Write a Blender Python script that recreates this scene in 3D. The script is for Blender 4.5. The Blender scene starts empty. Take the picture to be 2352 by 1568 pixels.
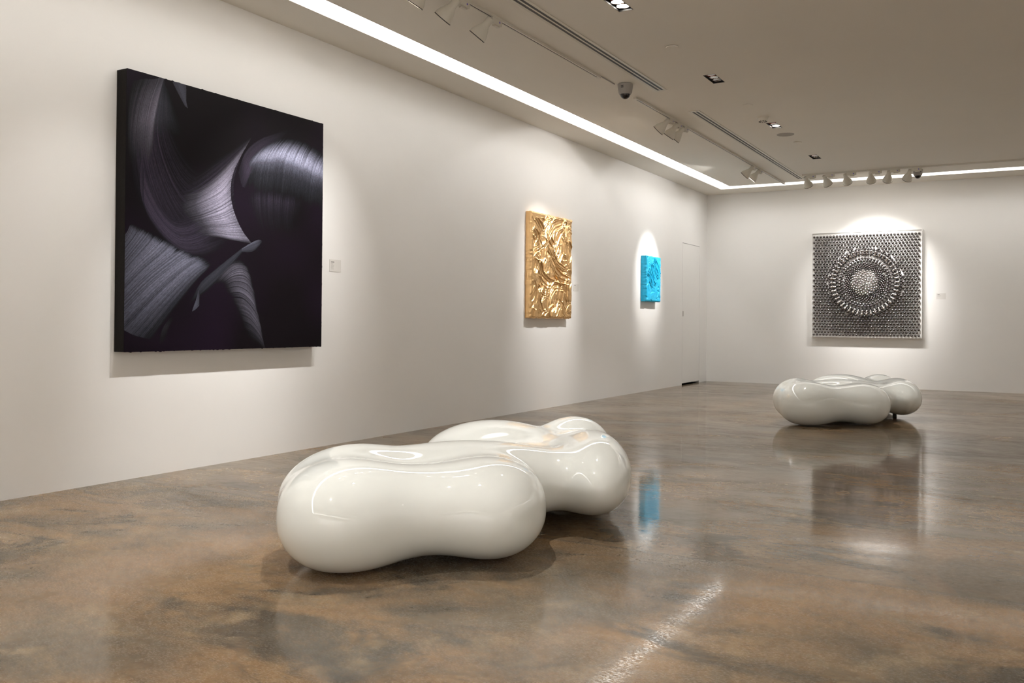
import bpy, bmesh, math, random
import numpy as np
from mathutils import Vector, Matrix, Euler

SC = bpy.context.scene
COL = SC.collection
PI = math.pi
random.seed(4)

# ------------------------------------------------------------------ room size
YB = 16.486          # back wall
YF = -3.2            # wall behind the camera
XR = 9.2             # right wall
H = 3.436            # ceiling

# ------------------------------------------------------------------ helpers
def link(o, parent=None):
    COL.objects.link(o)
    if parent is not None:
        o.parent = parent
    return o

def tag(o, label=None, cat=None, group=None, kind=None):
    if label: o['label'] = label
    if cat: o['category'] = cat
    if group: o['group'] = group
    if kind: o['kind'] = kind
    return o

def empty(name, loc=(0, 0, 0), rz=0):
    o = bpy.data.objects.new(name, None)
    o.location = loc
    o.rotation_euler = (0, 0, rz)
    o.empty_display_size = .1
    return link(o)

def obj_bm(name, bm, mat, parent=None, smooth=False, loc=None):
    me = bpy.data.meshes.new(name)
    bmesh.ops.recalc_face_normals(bm, faces=bm.faces[:])
    bm.to_mesh(me); bm.free()
    if mat: me.materials.append(mat)
    if smooth:
        me.polygons.foreach_set('use_smooth', [True] * len(me.polygons))
    o = bpy.data.objects.new(name, me)
    if loc: o.location = loc
    return link(o, parent)

def obj_np(name, V, F, mat, parent=None, smooth=True):
    V = np.asarray(V, np.float32); F = np.asarray(F, np.int32)
    me = bpy.data.meshes.new(name)
    me.vertices.add(len(V)); me.vertices.foreach_set('co', V.ravel())
    n = F.shape[1]
    me.loops.add(len(F) * n); me.loops.foreach_set('vertex_index', F.ravel())
    me.polygons.add(len(F))
    me.polygons.foreach_set('loop_start', np.arange(0, len(F) * n, n, dtype=np.int32))
    me.polygons.foreach_set('loop_total', np.full(len(F), n, np.int32))
    me.update(calc_edges=True); me.validate()
    me.polygons.foreach_set('use_smooth', [smooth] * len(me.polygons))
    if mat: me.materials.append(mat)
    o = bpy.data.objects.new(name, me)
    return link(o, parent)

def add_box(bm, x0, x1, y0, y1, z0, z1, bevel=0):
    r = bmesh.ops.create_cube(bm, size=1)
    vs = r['verts']
    for v in vs:
        v.co = Vector(((x0 + x1) / 2 + v.co.x * (x1 - x0), (y0 + y1) / 2 + v.co.y * (y1 - y0), (z0 + z1) / 2 + v.co.z * (z1 - z0)))
    if bevel:
        es = list({e for v in vs for e in v.link_edges})
        bmesh.ops.bevel(bm, geom=es, offset=bevel, segments=2, affect='EDGES', profile=.5)

def box(name, x0, x1, y0, y1, z0, z1, mat, parent=None, bevel=0):
    bm = bmesh.new(); add_box(bm, x0, x1, y0, y1, z0, z1, bevel)
    return obj_bm(name, bm, mat, parent)

def add_lathe(bm, prof, seg=32, M=None, cap0=True, cap1=True):
    rings = []
    for r, z in prof:
        ring = []
        for i in range(seg):
            a = 2 * PI * i / seg
            p = Vector((r * math.cos(a), r * math.sin(a), z))
            ring.append(bm.verts.new(M @ p if M else p))
        rings.append(ring)
    for a, b in zip(rings[:-1], rings[1:]):
        for i in range(seg):
            j = (i + 1) % seg
            bm.faces.new((a[i], a[j], b[j], b[i]))
    if cap0: bm.faces.new(rings[0][::-1])
    if cap1: bm.faces.new(rings[-1])

def lathe(name, prof, mat, parent=None, seg=32, M=None, smooth=True, **k):
    bm = bmesh.new(); add_lathe(bm, prof, seg, M, **k)
    o = obj_bm(name, bm, mat, parent, smooth)
    if smooth:
        try:
            o.data.set_sharp_from_angle(angle=math.radians(40))
        except Exception:
            pass
    return o

def copy_tree(o, parent=None):
    c = o.copy(); link(c, parent)
    c.parent = parent
    for ch in o.children:
        copy_tree(ch, c)
    return c

# ------------------------------------------------------------------ materials
def mat(name, color, rough=.5, metal=0, bump=None, coat=0, spec=.5, emis=None, var=.03, vscale=6, ior=None):
    m = bpy.data.materials.new(name); m.use_nodes = True
    nt = m.node_tree; b = nt.nodes['Principled BSDF']
    b.inputs['Roughness'].default_value = rough
    b.inputs['Metallic'].default_value = metal
    b.inputs['Specular IOR Level'].default_value = spec
    if coat:
        b.inputs['Coat Weight'].default_value = coat
        b.inputs['Coat Roughness'].default_value = .02
    if ior: b.inputs['IOR'].default_value = ior
    tc = nt.nodes.new('ShaderNodeTexCoord')
    nz = nt.nodes.new('ShaderNodeTexNoise'); nz.inputs['Scale'].default_value = vscale; nz.inputs['Detail'].default_value = 4
    nt.links.new(tc.outputs['Object'], nz.inputs['Vector'])
    rp = nt.nodes.new('ShaderNodeValToRGB')
    lo = [max(0, c * (1 - var)) for c in color[:3]]; hi = [min(1, c * (1 + var)) for c in color[:3]]
    rp.color_ramp.elements[0].color = (*lo, 1); rp.color_ramp.elements[1].color = (*hi, 1)
    rp.color_ramp.elements[0].position = .3; rp.color_ramp.elements[1].position = .7
    nt.links.new(nz.outputs['Fac'], rp.inputs['Fac'])
    nt.links.new(rp.outputs['Color'], b.inputs['Base Color'])
    if bump:
        sc, st, di = bump
        n2 = nt.nodes.new('ShaderNodeTexNoise'); n2.inputs['Scale'].default_value = sc; n2.inputs['Detail'].default_value = 5
        nt.links.new(tc.outputs['Object'], n2.inputs['Vector'])
        bp = nt.nodes.new('ShaderNodeBump'); bp.inputs['Strength'].default_value = st; bp.inputs['Distance'].default_value = di
        nt.links.new(n2.outputs['Fac'], bp.inputs['Height'])
        nt.links.new(bp.outputs['Normal'], b.inputs['Normal'])
    if emis:
        b.inputs['Emission Color'].default_value = (*emis[0], 1)
        b.inputs['Emission Strength'].default_value = emis[1]
    return m

M_wall = mat('plaster wall paint', (.81, .80, .785), .65, bump=(60, .08, .002), var=.01, vscale=1.5)
M_ceil = mat('ceiling paint', (.76, .725, .66), .8, bump=(50, .05, .002), var=.01, vscale=1.2)
M_white = mat('white powder coat', (.62, .59, .52), .4, var=.02)
M_black = mat('black', (.008, .007, .006), .5)
M_dark = mat('dark smoked plastic', (.02, .015, .015), .08)
M_chrome = mat('bright chrome', (.85, .80, .78), .08, 1)
M_rimdark = mat('dark trim ring', (.05, .045, .04), .4)
M_bench = mat('glossy white gelcoat', (.775, .795, .765), .02, var=.006, vscale=2, ior=1.6)
M_grey = mat('cool grey plastic', (.34, .32, .30), .45)
M_paper = mat('label card', (.70, .68, .65), .6)
M_ink = mat('printed ink', (.24, .23, .22), .7)
M_ink2 = mat('pale printed ink', (.50, .48, .46), .7)
M_steel = mat('brushed steel', (.5, .48, .46), .35, 1)
M_foot = mat('dark rubber', (.03, .027, .025), .6)
M_led = mat('small violet stick-on dot', (.13, .09, .55), .4)
M_cove = mat('cove diffuser', (.9, .9, .88), .5, emis=((1.0, .985, .955), 5.2))
M_lens_on = mat('lit lamp lens', (.9, .9, .9), .3, emis=((1, .95, .86), 22))
M_spot_on = mat('lit spot lens', (.9, .9, .9), .3, emis=((1, .93, .84), 14))
M_lens_off = mat('unlit reflector', (.75, .78, .80), .18, 1)
M_copper = mat('pinkish reflector edge', (.85, .50, .40), .18, 1)
M_canvas_side = mat('painted canvas edge', (.006, .0045, .0035), .6, bump=(40, .4, .004), spec=.15)
M_board = mat('white lacquer board', (.80, .79, .77), .35)
M_stud = mat('dark polished metal', (.17, .153, .153), .16, 1, var=.05)
M_stud_lit = mat('lit stud metal', (.62, .59, .58), .12, 1, var=.05)  # lighter copy of the stud metal: caught light put into its colour
M_gold = mat('gold metallic paint', (.86, .565, .275), .38, 1, bump=(70, .15, .003), var=.06, vscale=9)
M_blue = mat('turquoise blue paint', (.004, .42, .70), .55, bump=(60, .25, .003), var=.12, vscale=14)

def floor_material():
    m = bpy.data.materials.new('polished concrete'); m.use_nodes = True
    nt = m.node_tree; N = nt.nodes; L = nt.links; b = N['Principled BSDF']
    tc = N.new('ShaderNodeTexCoord')
    def noise(scale, detail=6, rough=.55, dist=0, off=(0, 0, 0), sc=(1, 1, 1)):
        mp = N.new('ShaderNodeMapping'); mp.inputs['Location'].default_value = off; mp.inputs['Scale'].default_value = sc
        L.new(tc.outputs['Object'], mp.inputs['Vector'])
        n = N.new('ShaderNodeTexNoise'); n.inputs['Scale'].default_value = scale; n.inputs['Detail'].default_value = detail
        n.inputs['Roughness'].default_value = rough; n.inputs['Distortion'].default_value = dist
        L.new(mp.outputs['Vector'], n.inputs['Vector'])
        return n.outputs['Fac']
    def ramp(f, p0, p1, c0=(0, 0, 0), c1=(1, 1, 1)):
        r = N.new('ShaderNodeValToRGB'); e = r.color_ramp.elements
        e[0].position = p0; e[1].position = p1; e[0].color = (*c0, 1); e[1].color = (*c1, 1)
        L.new(f, r.inputs['Fac']); return r.outputs['Color']
    def mix(f, a, c, blend='MIX'):
        x = N.new('ShaderNodeMix'); x.data_type = 'RGBA'; x.blend_type = blend
        if isinstance(f, float): x.inputs[0].default_value = f
        else: L.new(f, x.inputs[0])
        for s, v in ((6, a), (7, c)):
            if isinstance(v, tuple): x.inputs[s].default_value = (*v, 1)
            else: L.new(v, x.inputs[s])
        return x.outputs[2]
    def math_(op, a, c=None):
        x = N.new('ShaderNodeMath'); x.operation = op
        for s, v in ((0, a), (1, c)):
            if v is None: continue
            if isinstance(v, (int, float)): x.inputs[s].default_value = v
            else: L.new(v, x.inputs[s])
        return x.outputs[0]
    sep = N.new('ShaderNodeSeparateXYZ'); L.new(tc.outputs['Object'], sep.inputs[0])
    X, Y = sep.outputs[0], sep.outputs[1]
    brown = (.335, .230, .135); grey = (.200, .170, .128); orange = (.375, .265, .158); pale = (.41, .325, .215); darkg = (.125, .110, .088)
    base = mix(ramp(noise(.85, 9, .64, .5, (3.1, 1.7, 0), (1, 1.4, 1)), .42, .58), brown, grey)
    base = mix(ramp(noise(1.25, 8, .62, .6, (8.3, 4.2, 0), (1, 1.5, 1)), .51, .66), base, orange)
    base = mix(ramp(noise(1.1, 10, .70, .7, (1.2, 9.4, 0), (1.0, 1.7, 1)), .51, .61), base, darkg)
    base = mix(ramp(noise(3.2, 8, .66, .4, (5.5, 2.4, 0)), .54, .74), base, pale)
    base = mix(math_('MULTIPLY', ramp(noise(6.5, 9, .75, .6, (2.5, 6.4, 0), (1, 1.7, 1)), .51, .64), .55), base, grey)
    # each cast bay has its own tone; far bays are greyer than the near one
    near = math_('LESS_THAN', Y, 4.03)
    mid = math_('MULTIPLY', math_('GREATER_THAN', Y, 4.03), math_('LESS_THAN', Y, 9.98))
    far = math_('MULTIPLY', math_('GREATER_THAN', Y, 9.98), math_('GREATER_THAN', X, 1.70))
    far2 = math_('MULTIPLY', math_('GREATER_THAN', Y, 9.98), math_('LESS_THAN', X, 1.70))
    base = mix(math_('MULTIPLY', mid, .25), base, (.140, .112, .078))
    base = mix(math_('MULTIPLY', far, .40), base, (.250, .195, .130))
    base = mix(math_('MULTIPLY', far2, .60), base, (.190, .165, .125))
    # broad cloudy staining over all bays
    cloud = ramp(noise(.55, 7, .62, .8, (4.4, 7.7, 0), (1, 1.0, 1)), .36, .62, (.66, .66, .64), (1.10, 1.08, 1.04))
    base = mix(1.0, base, cloud, 'MULTIPLY')
    rust = ramp(noise(.9, 8, .68, .9, (11.0, 3.3, 0), (1, .7, 1)), .53, .68)
    base = mix(math_('MULTIPLY', rust, .55), base, (.345, .230, .142))
    # fine grain, dark specks and short scratches
    base = mix(ramp(noise(30, 8, .8), .38, .62), base, mix(.9, base, (.33, .29, .25), 'OVERLAY'))
    speck = ramp(noise(48, 6, .8, .6, (2, 2, 0), (1, 2.2, 1)), .58, .66)
    base = mix(math_('MULTIPLY', speck, .65), base, (.09, .07, .05))
    big = ramp(noise(11, 9, .8, .8, (7, 3, 0), (1, 1.8, 1)), .57, .68)
    base = mix(math_('MULTIPLY', big, .55), base, (.12, .095, .07))
    # cut joints
    def joint(c, pos, w):
        return math_('LESS_THAN', math_('ABSOLUTE', math_('SUBTRACT', c, pos)), w)
    j = math_('MAXIMUM', joint(Y, 4.03, .018), math_('MAXIMUM', joint(Y, 9.98, .008), math_('MULTIPLY', joint(X, 1.70, .008), math_('GREATER_THAN', Y, 9.98))))
    base = mix(math_('MULTIPLY', j, .45), base, (.11, .095, .075))
    L.new(base, b.inputs['Base Color'])
    rr = ramp(noise(2.2, 6, .6, .3, (4, 4, 0)), .3, .75, (.035, .035, .035), (.085, .085, .085))
    # the near bay is less evenly polished: fine matt flecks between glossy ones
    fleck = ramp(noise(75, 5, .75, .4, (1, 5, 0), (1, 2.6, 1)), .44, .56)
    patchy = ramp(noise(5, 5, .7, .3, (9, 1, 0)), .30, .62, (.45, .45, .45), (1, 1, 1))
    nearf = math_('ADD', math_('MULTIPLY', near, .62), .14)
    rmix = N.new('ShaderNodeMix'); rmix.data_type = 'RGBA'
    L.new(math_('MULTIPLY', math_('MULTIPLY', fleck, patchy), nearf), rmix.inputs[0]); L.new(rr, rmix.inputs[6]); rmix.inputs[7].default_value = (.48, .48, .48, 1)
    L.new(rmix.outputs[2], b.inputs['Roughness'])
    b.inputs['Specular IOR Level'].default_value = .5
    b.inputs['IOR'].default_value = 1.48
    hsum = math_('ADD', math_('MULTIPLY', noise(7, 3, .5), 1.0), math_('MULTIPLY', noise(50, 4, .6), .15))
    bp = N.new('ShaderNodeBump'); bp.inputs['Strength'].default_value = .42; bp.inputs['Distance'].default_value = .0011
    L.new(hsum, bp.inputs['Height']); L.new(bp.outputs['Normal'], b.inputs['Normal'])
    # worn, unpolished patches where the sealer is gone
    df = N.new('ShaderNodeBsdfDiffuse'); L.new(base, df.inputs['Color'])
    worn = ramp(noise(1.3, 9, .70, .8, (6.1, 2.2, 0), (.55, 1.3, 1)), .40, .66, (.10, .10, .10), (.62, .62, .62))
    worn2 = ramp(noise(14, 7, .75, .6, (3.3, 8.2, 0), (.5, 1.6, 1)), .40, .62, (.45, .45, .45), (1, 1, 1))
    ms = N.new('ShaderNodeMixShader')
    L.new(math_('MULTIPLY', worn, worn2), ms.inputs[0]); L.new(b.outputs[0], ms.inputs[1]); L.new(df.outputs[0], ms.inputs[2])
    L.new(ms.outputs[0], N['Material Output'].inputs['Surface'])
    return m
M_floor = floor_material()

# ------------------------------------------------------------------ setting
def struct(o, label=None):
    o['kind'] = 'structure'
    if label: o['label'] = label
    return o

struct(box('floor', 0, XR, YF, YB, -.06, 0, M_floor))

# ceiling slab with openings (cove ring, linear grilles, downlight boxes)
CX0, CX1 = .451, .689
CY0, CY1 = .630, .921
DLX0, DLX1 = 2.497, 2.612
DL_Y = [6.10, 8.475, 10.84, 13.19, 3.74, 1.38]      # start of each 0.33 m downlight
DL_L = .33
DLX2 = XR - DLX1                                   # the mirrored row on the far side of the room
GR = [(1.915, 1.990, 4.6, 8.80), (1.915, 1.990, 9.86, 15.26)]
holes = []
cove_holes = [(CX0, CX1, YF + CY0, YB - CY0), (XR - CX1, XR - CX0, YF + CY0, YB - CY0),
              (CX0, XR - CX0, YB - CY1, YB - CY0), (CX0, XR - CX0, YF + CY0, YF + CY1)]
holes += cove_holes + GR
holes += [(DLX0, DLX1, y, y + DL_L) for y in DL_Y] + [(DLX2, DLX2 + .115, y, y + DL_L) for y in DL_Y]
def ceiling():
    xs = sorted({0, XR} | {h[0] for h in holes} | {h[1] for h in holes})
    ys = sorted({YF, YB} | {h[2] for h in holes} | {h[3] for h in holes})
    def solid(i, j):
        if i < 0 or j < 0 or i >= len(xs) - 1 or j >= len(ys) - 1: return False
        cx = (xs[i] + xs[i + 1]) / 2; cy = (ys[j] + ys[j + 1]) / 2
        return not any(h[0] < cx < h[1] and h[2] < cy < h[3] for h in holes)
    bm = bmesh.new(); T = .03; vc = {}
    def v(i, j, t):
        k = (i, j, t)
        if k not in vc: vc[k] = bm.verts.new((xs[i], ys[j], H + (T if t else 0)))
        return vc[k]
    for i in range(len(xs) - 1):
        for j in range(len(ys) - 1):
            if not solid(i, j): continue
            bm.faces.new((v(i, j, 0), v(i, j + 1, 0), v(i + 1, j + 1, 0), v(i + 1, j, 0)))
            bm.faces.new((v(i, j, 1), v(i + 1, j, 1), v(i + 1, j + 1, 1), v(i, j + 1, 1)))
            if not solid(i - 1, j): bm.faces.new((v(i, j, 0), v(i, j, 1), v(i, j + 1, 1), v(i, j + 1, 0)))
            if not solid(i + 1, j): bm.faces.new((v(i + 1, j, 0), v(i + 1, j + 1, 0), v(i + 1, j + 1, 1), v(i + 1, j, 1)))
            if not solid(i, j - 1): bm.faces.new((v(i, j, 0), v(i + 1, j, 0), v(i + 1, j, 1), v(i, j, 1)))
            if not solid(i, j + 1): bm.faces.new((v(i, j + 1, 0), v(i, j + 1, 1), v(i + 1, j + 1, 1), v(i + 1, j + 1, 0)))
    return obj_bm('ceiling', bm, M_ceil)
struct(ceiling())

# left wall with the opening for the flush door
DY0, DY1, DZ = 15.125, 16.06, 2.456
bm = bmesh.new()
add_box(bm, -.15, 0, YF, DY0, 0, H); add_box(bm, -.15, 0, DY1, YB, 0, H); add_box(bm, -.15, 0, DY0, DY1, DZ, H)
struct(obj_bm('wall_left', bm, M_wall))
struct(box('wall_back', -.15, XR + .15, YB, YB + .15, 0, H, M_wall))
struct(box('wall_right', XR, XR + .15, YF, YB, 0, H, M_wall))
struct(box('wall_front', -.15, XR + .15, YF - .15, YF, 0, H, M_wall))
door = struct(box('door_1', -.045, 0.0, DY0 + .008, DY1 - .008, .032, DZ - .008, M_wall), 'flush white door near the far corner of the left wall')
bm = bmesh.new()
add_box(bm, -.004, .004, DY0 + .022, DY0 + .075, 1.185, 1.275, .003)
obj_bm('handle', bm, M_steel, door)
bm = bmesh.new()     # black sheet standing in for the shade behind the door gap
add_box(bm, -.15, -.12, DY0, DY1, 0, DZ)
struct(obj_bm('door_gap_dark', bm, M_black))

# cove light: one continuous luminous ring in its recess
def ring(bm, x0, x1, y0, y1, X0, X1, Y0, Y1, z):
    o = [bm.verts.new(p) for p in ((x0, y0, z), (x1, y0, z), (x1, y1, z), (x0, y1, z))]
    i = [bm.verts.new(p) for p in ((X0, Y0, z), (X1, Y0, z), (X1, Y1, z), (X0, Y1, z))]
    for k in range(4):
        bm.faces.new((o[k], o[(k + 1) % 4], i[(k + 1) % 4], i[k]))
bm = bmesh.new()
ring(bm, CX0, XR - CX0, YF + CY0, YB - CY0, CX1, XR - CX1, YF + CY1, YB - CY1, H + .11)
r = bmesh.ops.extrude_face_region(bm, geom=bm.faces[:])
for v in r['geom']:
    if isinstance(v, bmesh.types.BMVert): v.co.z += .02
cove = obj_bm('cove_light', bm, M_cove)
bm = bmesh.new()
for x0_, x1_, y0_, y1_ in ((CX0 - .01, XR - CX0 + .01, YF + CY0 - .01, YB - CY0 + .01), (CX1, XR - CX1, YF + CY1, YB - CY1)):
    inn = x0_ == CX1
    for a in ((x0_, x0_ + .01, y0_, y1_), (x1_ - .01, x1_, y0_, y1_), (x0_, x1_, y0_, y0_ + .01), (x0_, x1_, y1_ - .01, y1_)):
        add_box(bm, a[0], a[1], a[2], a[3], H + .0305, H + .125)
struct(obj_bm('trim_2', bm, M_wall))
tag(cove, 'long white strip light recessed in the ceiling, running along the walls', 'light')

# ------------------------------------------------------------------ linear air grilles
def grille(x0, x1, y0, y1, label):
    t = empty('air_grille', ((x0 + x1) / 2, (y0 + y1) / 2, H))
    cx, cy = t.location.x, t.location.y
    w = (x1 - x0); l = (y1 - y0)
    bm = bmesh.new()
    hb = .006
    add_box(bm, -w / 2 - .022, -w / 2 + .004, -l / 2 - .02, l / 2 + .02, -hb, -.0005)
    add_box(bm, w / 2 - .004, w / 2 + .022, -l / 2 - .02, l / 2 + .02, -hb, -.0005)
    add_box(bm, -w / 2 + .004, w / 2 - .004, -l / 2 - .02, -l / 2 + .01, -hb, -.0005)
    add_box(bm, -w / 2 + .004, w / 2 - .004, l / 2 - .01, l / 2 + .02, -hb, -.0005)
    add_box(bm, -.0075, .0075, -l / 2 + .01, l / 2 - .01, -hb, .02)
    obj_bm('frame', bm, M_white, t)
    for s in (-1, 1):
        a = sorted((s * .0075, s * (w / 2 - .004)))
        o = box('slot', a[0] + .0003, a[1] - .0003, -l / 2 + .0105, l / 2 - .0105, -.0045, .004, M_black, t)
        tag(o, 'black air slot')
    tag(t, label, 'air vent', 'slot grilles in the ceiling')
grille(*GR[0], 'long two-slot ceiling air grille nearest the camera, beside the near track')
grille(*GR[1], 'long two-slot ceiling air grille further back, ending at the far row of spotlights')

# ------------------------------------------------------------------ downlights
def downlight(x0, y0, lit, label, proto=None):
    t = empty('downlight', (x0 + .0575, y0 + DL_L / 2, H))
    w, l = .115, DL_L
    bm = bmesh.new()
    T_ = .003
    for a in ((-w / 2, -w / 2 + T_, -l / 2, l / 2), (w / 2 - T_, w / 2, -l / 2, l / 2), (-w / 2, w / 2, -l / 2, -l / 2 + T_), (-w / 2, w / 2, l / 2 - T_, l / 2)):
        add_box(bm, a[0], a[1], a[2], a[3], -.002, .09)
    add_box(bm, -w / 2, w / 2, -l / 2, l / 2, .09, .094)
    obj_bm('housing', bm, M_black, t)
    for k in range(3):
        y = (k - 1) * .102
        on = k in lit
        M = Matrix.Translation((0, y, .012))
        lamp = lathe('lamp', [(.049, 0), (.051, .004), (.040, .040), (.012, .06)], M_copper if k == 0 else M_chrome, t, 24, M, cap0=False)
        lathe('lens', [(.044, .0), (.043, .003)], M_lens_on if on else M_lens_off, lamp, 24, Matrix.Translation((0, y, .016)))
    tag(t, label, 'downlight', 'recessed triple downlights')
    return t
dl_labels = ['lit recessed triple downlight nearest the top edge, beside the near air grille',
             'recessed triple downlight with dark slots, beside the end of the near grille',
             'recessed triple downlight with a bright starry lamp beside the smoke detector',
             'smallest and furthest recessed triple downlight, near the far row of spotlights',
             'recessed triple downlight above and behind the camera',
             'recessed triple downlight furthest behind the camera']
lit = [(1, 2), (), (2,), (), (1,), (1,)]
for y, lb, li in zip(DL_Y, dl_labels, lit):
    downlight(DLX0, y, li, lb)
RL = ['recessed triple downlight of the right-hand row, %s' % q for q in ('third from the wall behind the camera', 'fourth from the wall behind the camera', 'fifth from the wall behind the camera', 'nearest the back wall', 'second from the wall behind the camera', 'nearest the wall behind the camera')]
for k, (y, li) in enumerate(zip(DL_Y, [(1,), (), (1,), (), (1,), ()])):
    downlight(DLX2, y, li, RL[k])

def point_spot(name, loc, target, watts, angle, blend=.6, color=(1, .975, .945), size=.025):
    d = bpy.data.lights.new(name, 'SPOT')
    d.energy = watts; d.spot_size = math.radians(angle); d.spot_blend = blend
    d.color = color; d.shadow_soft_size = size
    o = bpy.data.objects.new(name, d); link(o)
    o.location = loc
    dv = Vector(target) - Vector(loc)
    o.rotation_euler = dv.to_track_quat('-Z', 'Y').to_euler()
    return o

DLW = 130
for x, y, w, an in ((2.555, 6.265, .75, 84), (2.555, 11.12, 1.2, 92), (2.555, 3.9, 1.1, 84), (2.555, 1.5, .9, 84), (XR - 2.555, 6.265, .6, 90), (XR - 2.555, 11.0, .15, 88),
                    (XR - 2.555, 3.9, .8, 90), (XR - 2.555, 1.5, .9, 90)):
    point_spot('downlight_beam', (x, y, H + .005), (x, y, 0), DLW * w, an, .6)

# ------------------------------------------------------------------ tracks and spot heads
def track(name, x0, x1, y0, y1, label):
    t = empty(name, ((x0 + x1) / 2, (y0 + y1) / 2, H))
    along_y = (y1 - y0) > (x1 - x0)
    L_ = max(y1 - y0, x1 - x0) / 2
    bm = bmesh.new(); bm2 = bmesh.new()
    def bx(b, a0, a1, l0, l1, z0, z1):
        if along_y: add_box(b, a0, a1, l0, l1, z0, z1)
        else: add_box(b, l0, l1, a0, a1, z0, z1)
    bx(bm, -.018, -.006, -L_, L_, -.022, 0); bx(bm, .006, .018, -L_, L_, -.022, 0)
    bx(bm, -.006, .006, -L_, L_, -.012, 0)
    bx(bm, -.006, .006, -L_, -L_ + .05, -.022, -.012); bx(bm, -.006, .006, L_ - .05, L_, -.022, -.012)
    obj_bm('rail', bm, M_white, t)
    bx(bm2, -.0055, .0055, -L_ + .051, L_ - .051, -.0205, -.0125)
    tag(obj_bm('slot', bm2, M_black, t), 'dark slot along the underside')
    tag(t, label, 'lighting track')
track('lighting_track', 1.595, 1.631, 3.6, 8.03, 'white ceiling lighting track nearest the camera, carrying the spotlights over the dark painting')
track('lighting_track', 1.595, 1.631, 8.94, 15.62, 'long white ceiling lighting track over the gold and blue panels')
track('lighting_track', 2.06, 8.6, 14.83, 14.866, 'white ceiling lighting track running across in front of the back wall')

def aim_rot(d):
    return Vector(d).normalized().to_track_quat('-Z', 'Y')

PIV = (0, -.088, -.037)
def make_head():
    """parts of one spotlight; the shade points along its local -Z"""
    t = empty('track_spotlight')
    bm = bmesh.new()
    add_box(bm, -.022, .022, -.068, .072, -.046, -.0005, .004)
    add_box(bm, -.014, .014, -.02, .05, -.058, -.046, .003)
    obj_bm('adapter', bm, M_white, t)
    bm = bmesh.new()
    add_lathe(bm, [(.011, 0), (.011, .034)], 18, Matrix.Translation((0, -.098, -.032)) @ Matrix.Rotation(-PI / 2, 4, 'X'))
    arm = obj_bm('arm', bm, M_white, t, True)
    arm.data.set_sharp_from_angle(angle=math.radians(40))
    d = lathe('indicator_dot', [(.008, 0), (.008, .002)], M_led, t, 12, Matrix.Translation((.0215, .035, -.022)) @ Matrix.Rotation(PI / 2, 4, 'Y'))
    tag(d, 'small violet dot')
    prof_o = [(.004, .024), (.022, .022), (.028, .015), (.030, -.042), (.037, -.056), (.061, -.104), (.069, -.127), (.071, -.154)]
    prof_i = [(.0695, -.154), (.067, -.128), (.056, -.106), (.03, -.06)]
    sh = lathe('lamp_shade', prof_o + prof_i, M_white, t, 36)
    sh.location = PIV
    rim = lathe('rim', [(.0715, -.155), (.0722, -.1515), (.0715, -.148), (.0685, -.1515), (.0715, -.155)], M_rimdark, sh, 36, cap0=False, cap1=False)
    tag(rim, 'thin dark rim')
    lathe('lens', [(.061, -.124), (.061, -.120)], M_spot_on, sh, 28)
    return t

HEADS = []
def place_head(proto, used, x, y, rz, target, label, group, watts, angle, blend=.7, color=(1, .975, .945), flip=1, size=.02):
    t = proto if not used else copy_tree(proto)
    t.location = (x, y, H - .022); t.rotation_euler = (0, 0, rz)
    R = Matrix.Rotation(rz, 4, 'Z')
    piv = Vector((x, y, H - .022)) + R @ Vector(PIV)
    d = (Vector(target) - piv).normalized()
    for ch in t.children:
        if ch.name.startswith('lamp_shade'):
            q = (R.inverted().to_quaternion() @ aim_rot(d))
            ch.rotation_mode = 'QUATERNION'; ch.rotation_quaternion = q
    tag(t, label, 'spotlight', group)
    if watts:
        point_spot('spotlight_beam', piv + d * .15, target, watts, angle, blend, color, size)
        if y in (5.22, 10.30, 13.63):
            point_spot('spotlight_spill', piv + d * .13, target, 6 if y < 6 else 30, 122, .12, color, size)
    return t
proto = make_head()
GN, GM, GB = 'spotlights on the near track', 'spotlights on the long side track', 'spotlights on the track at the back wall'
TX = 1.613
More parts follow.
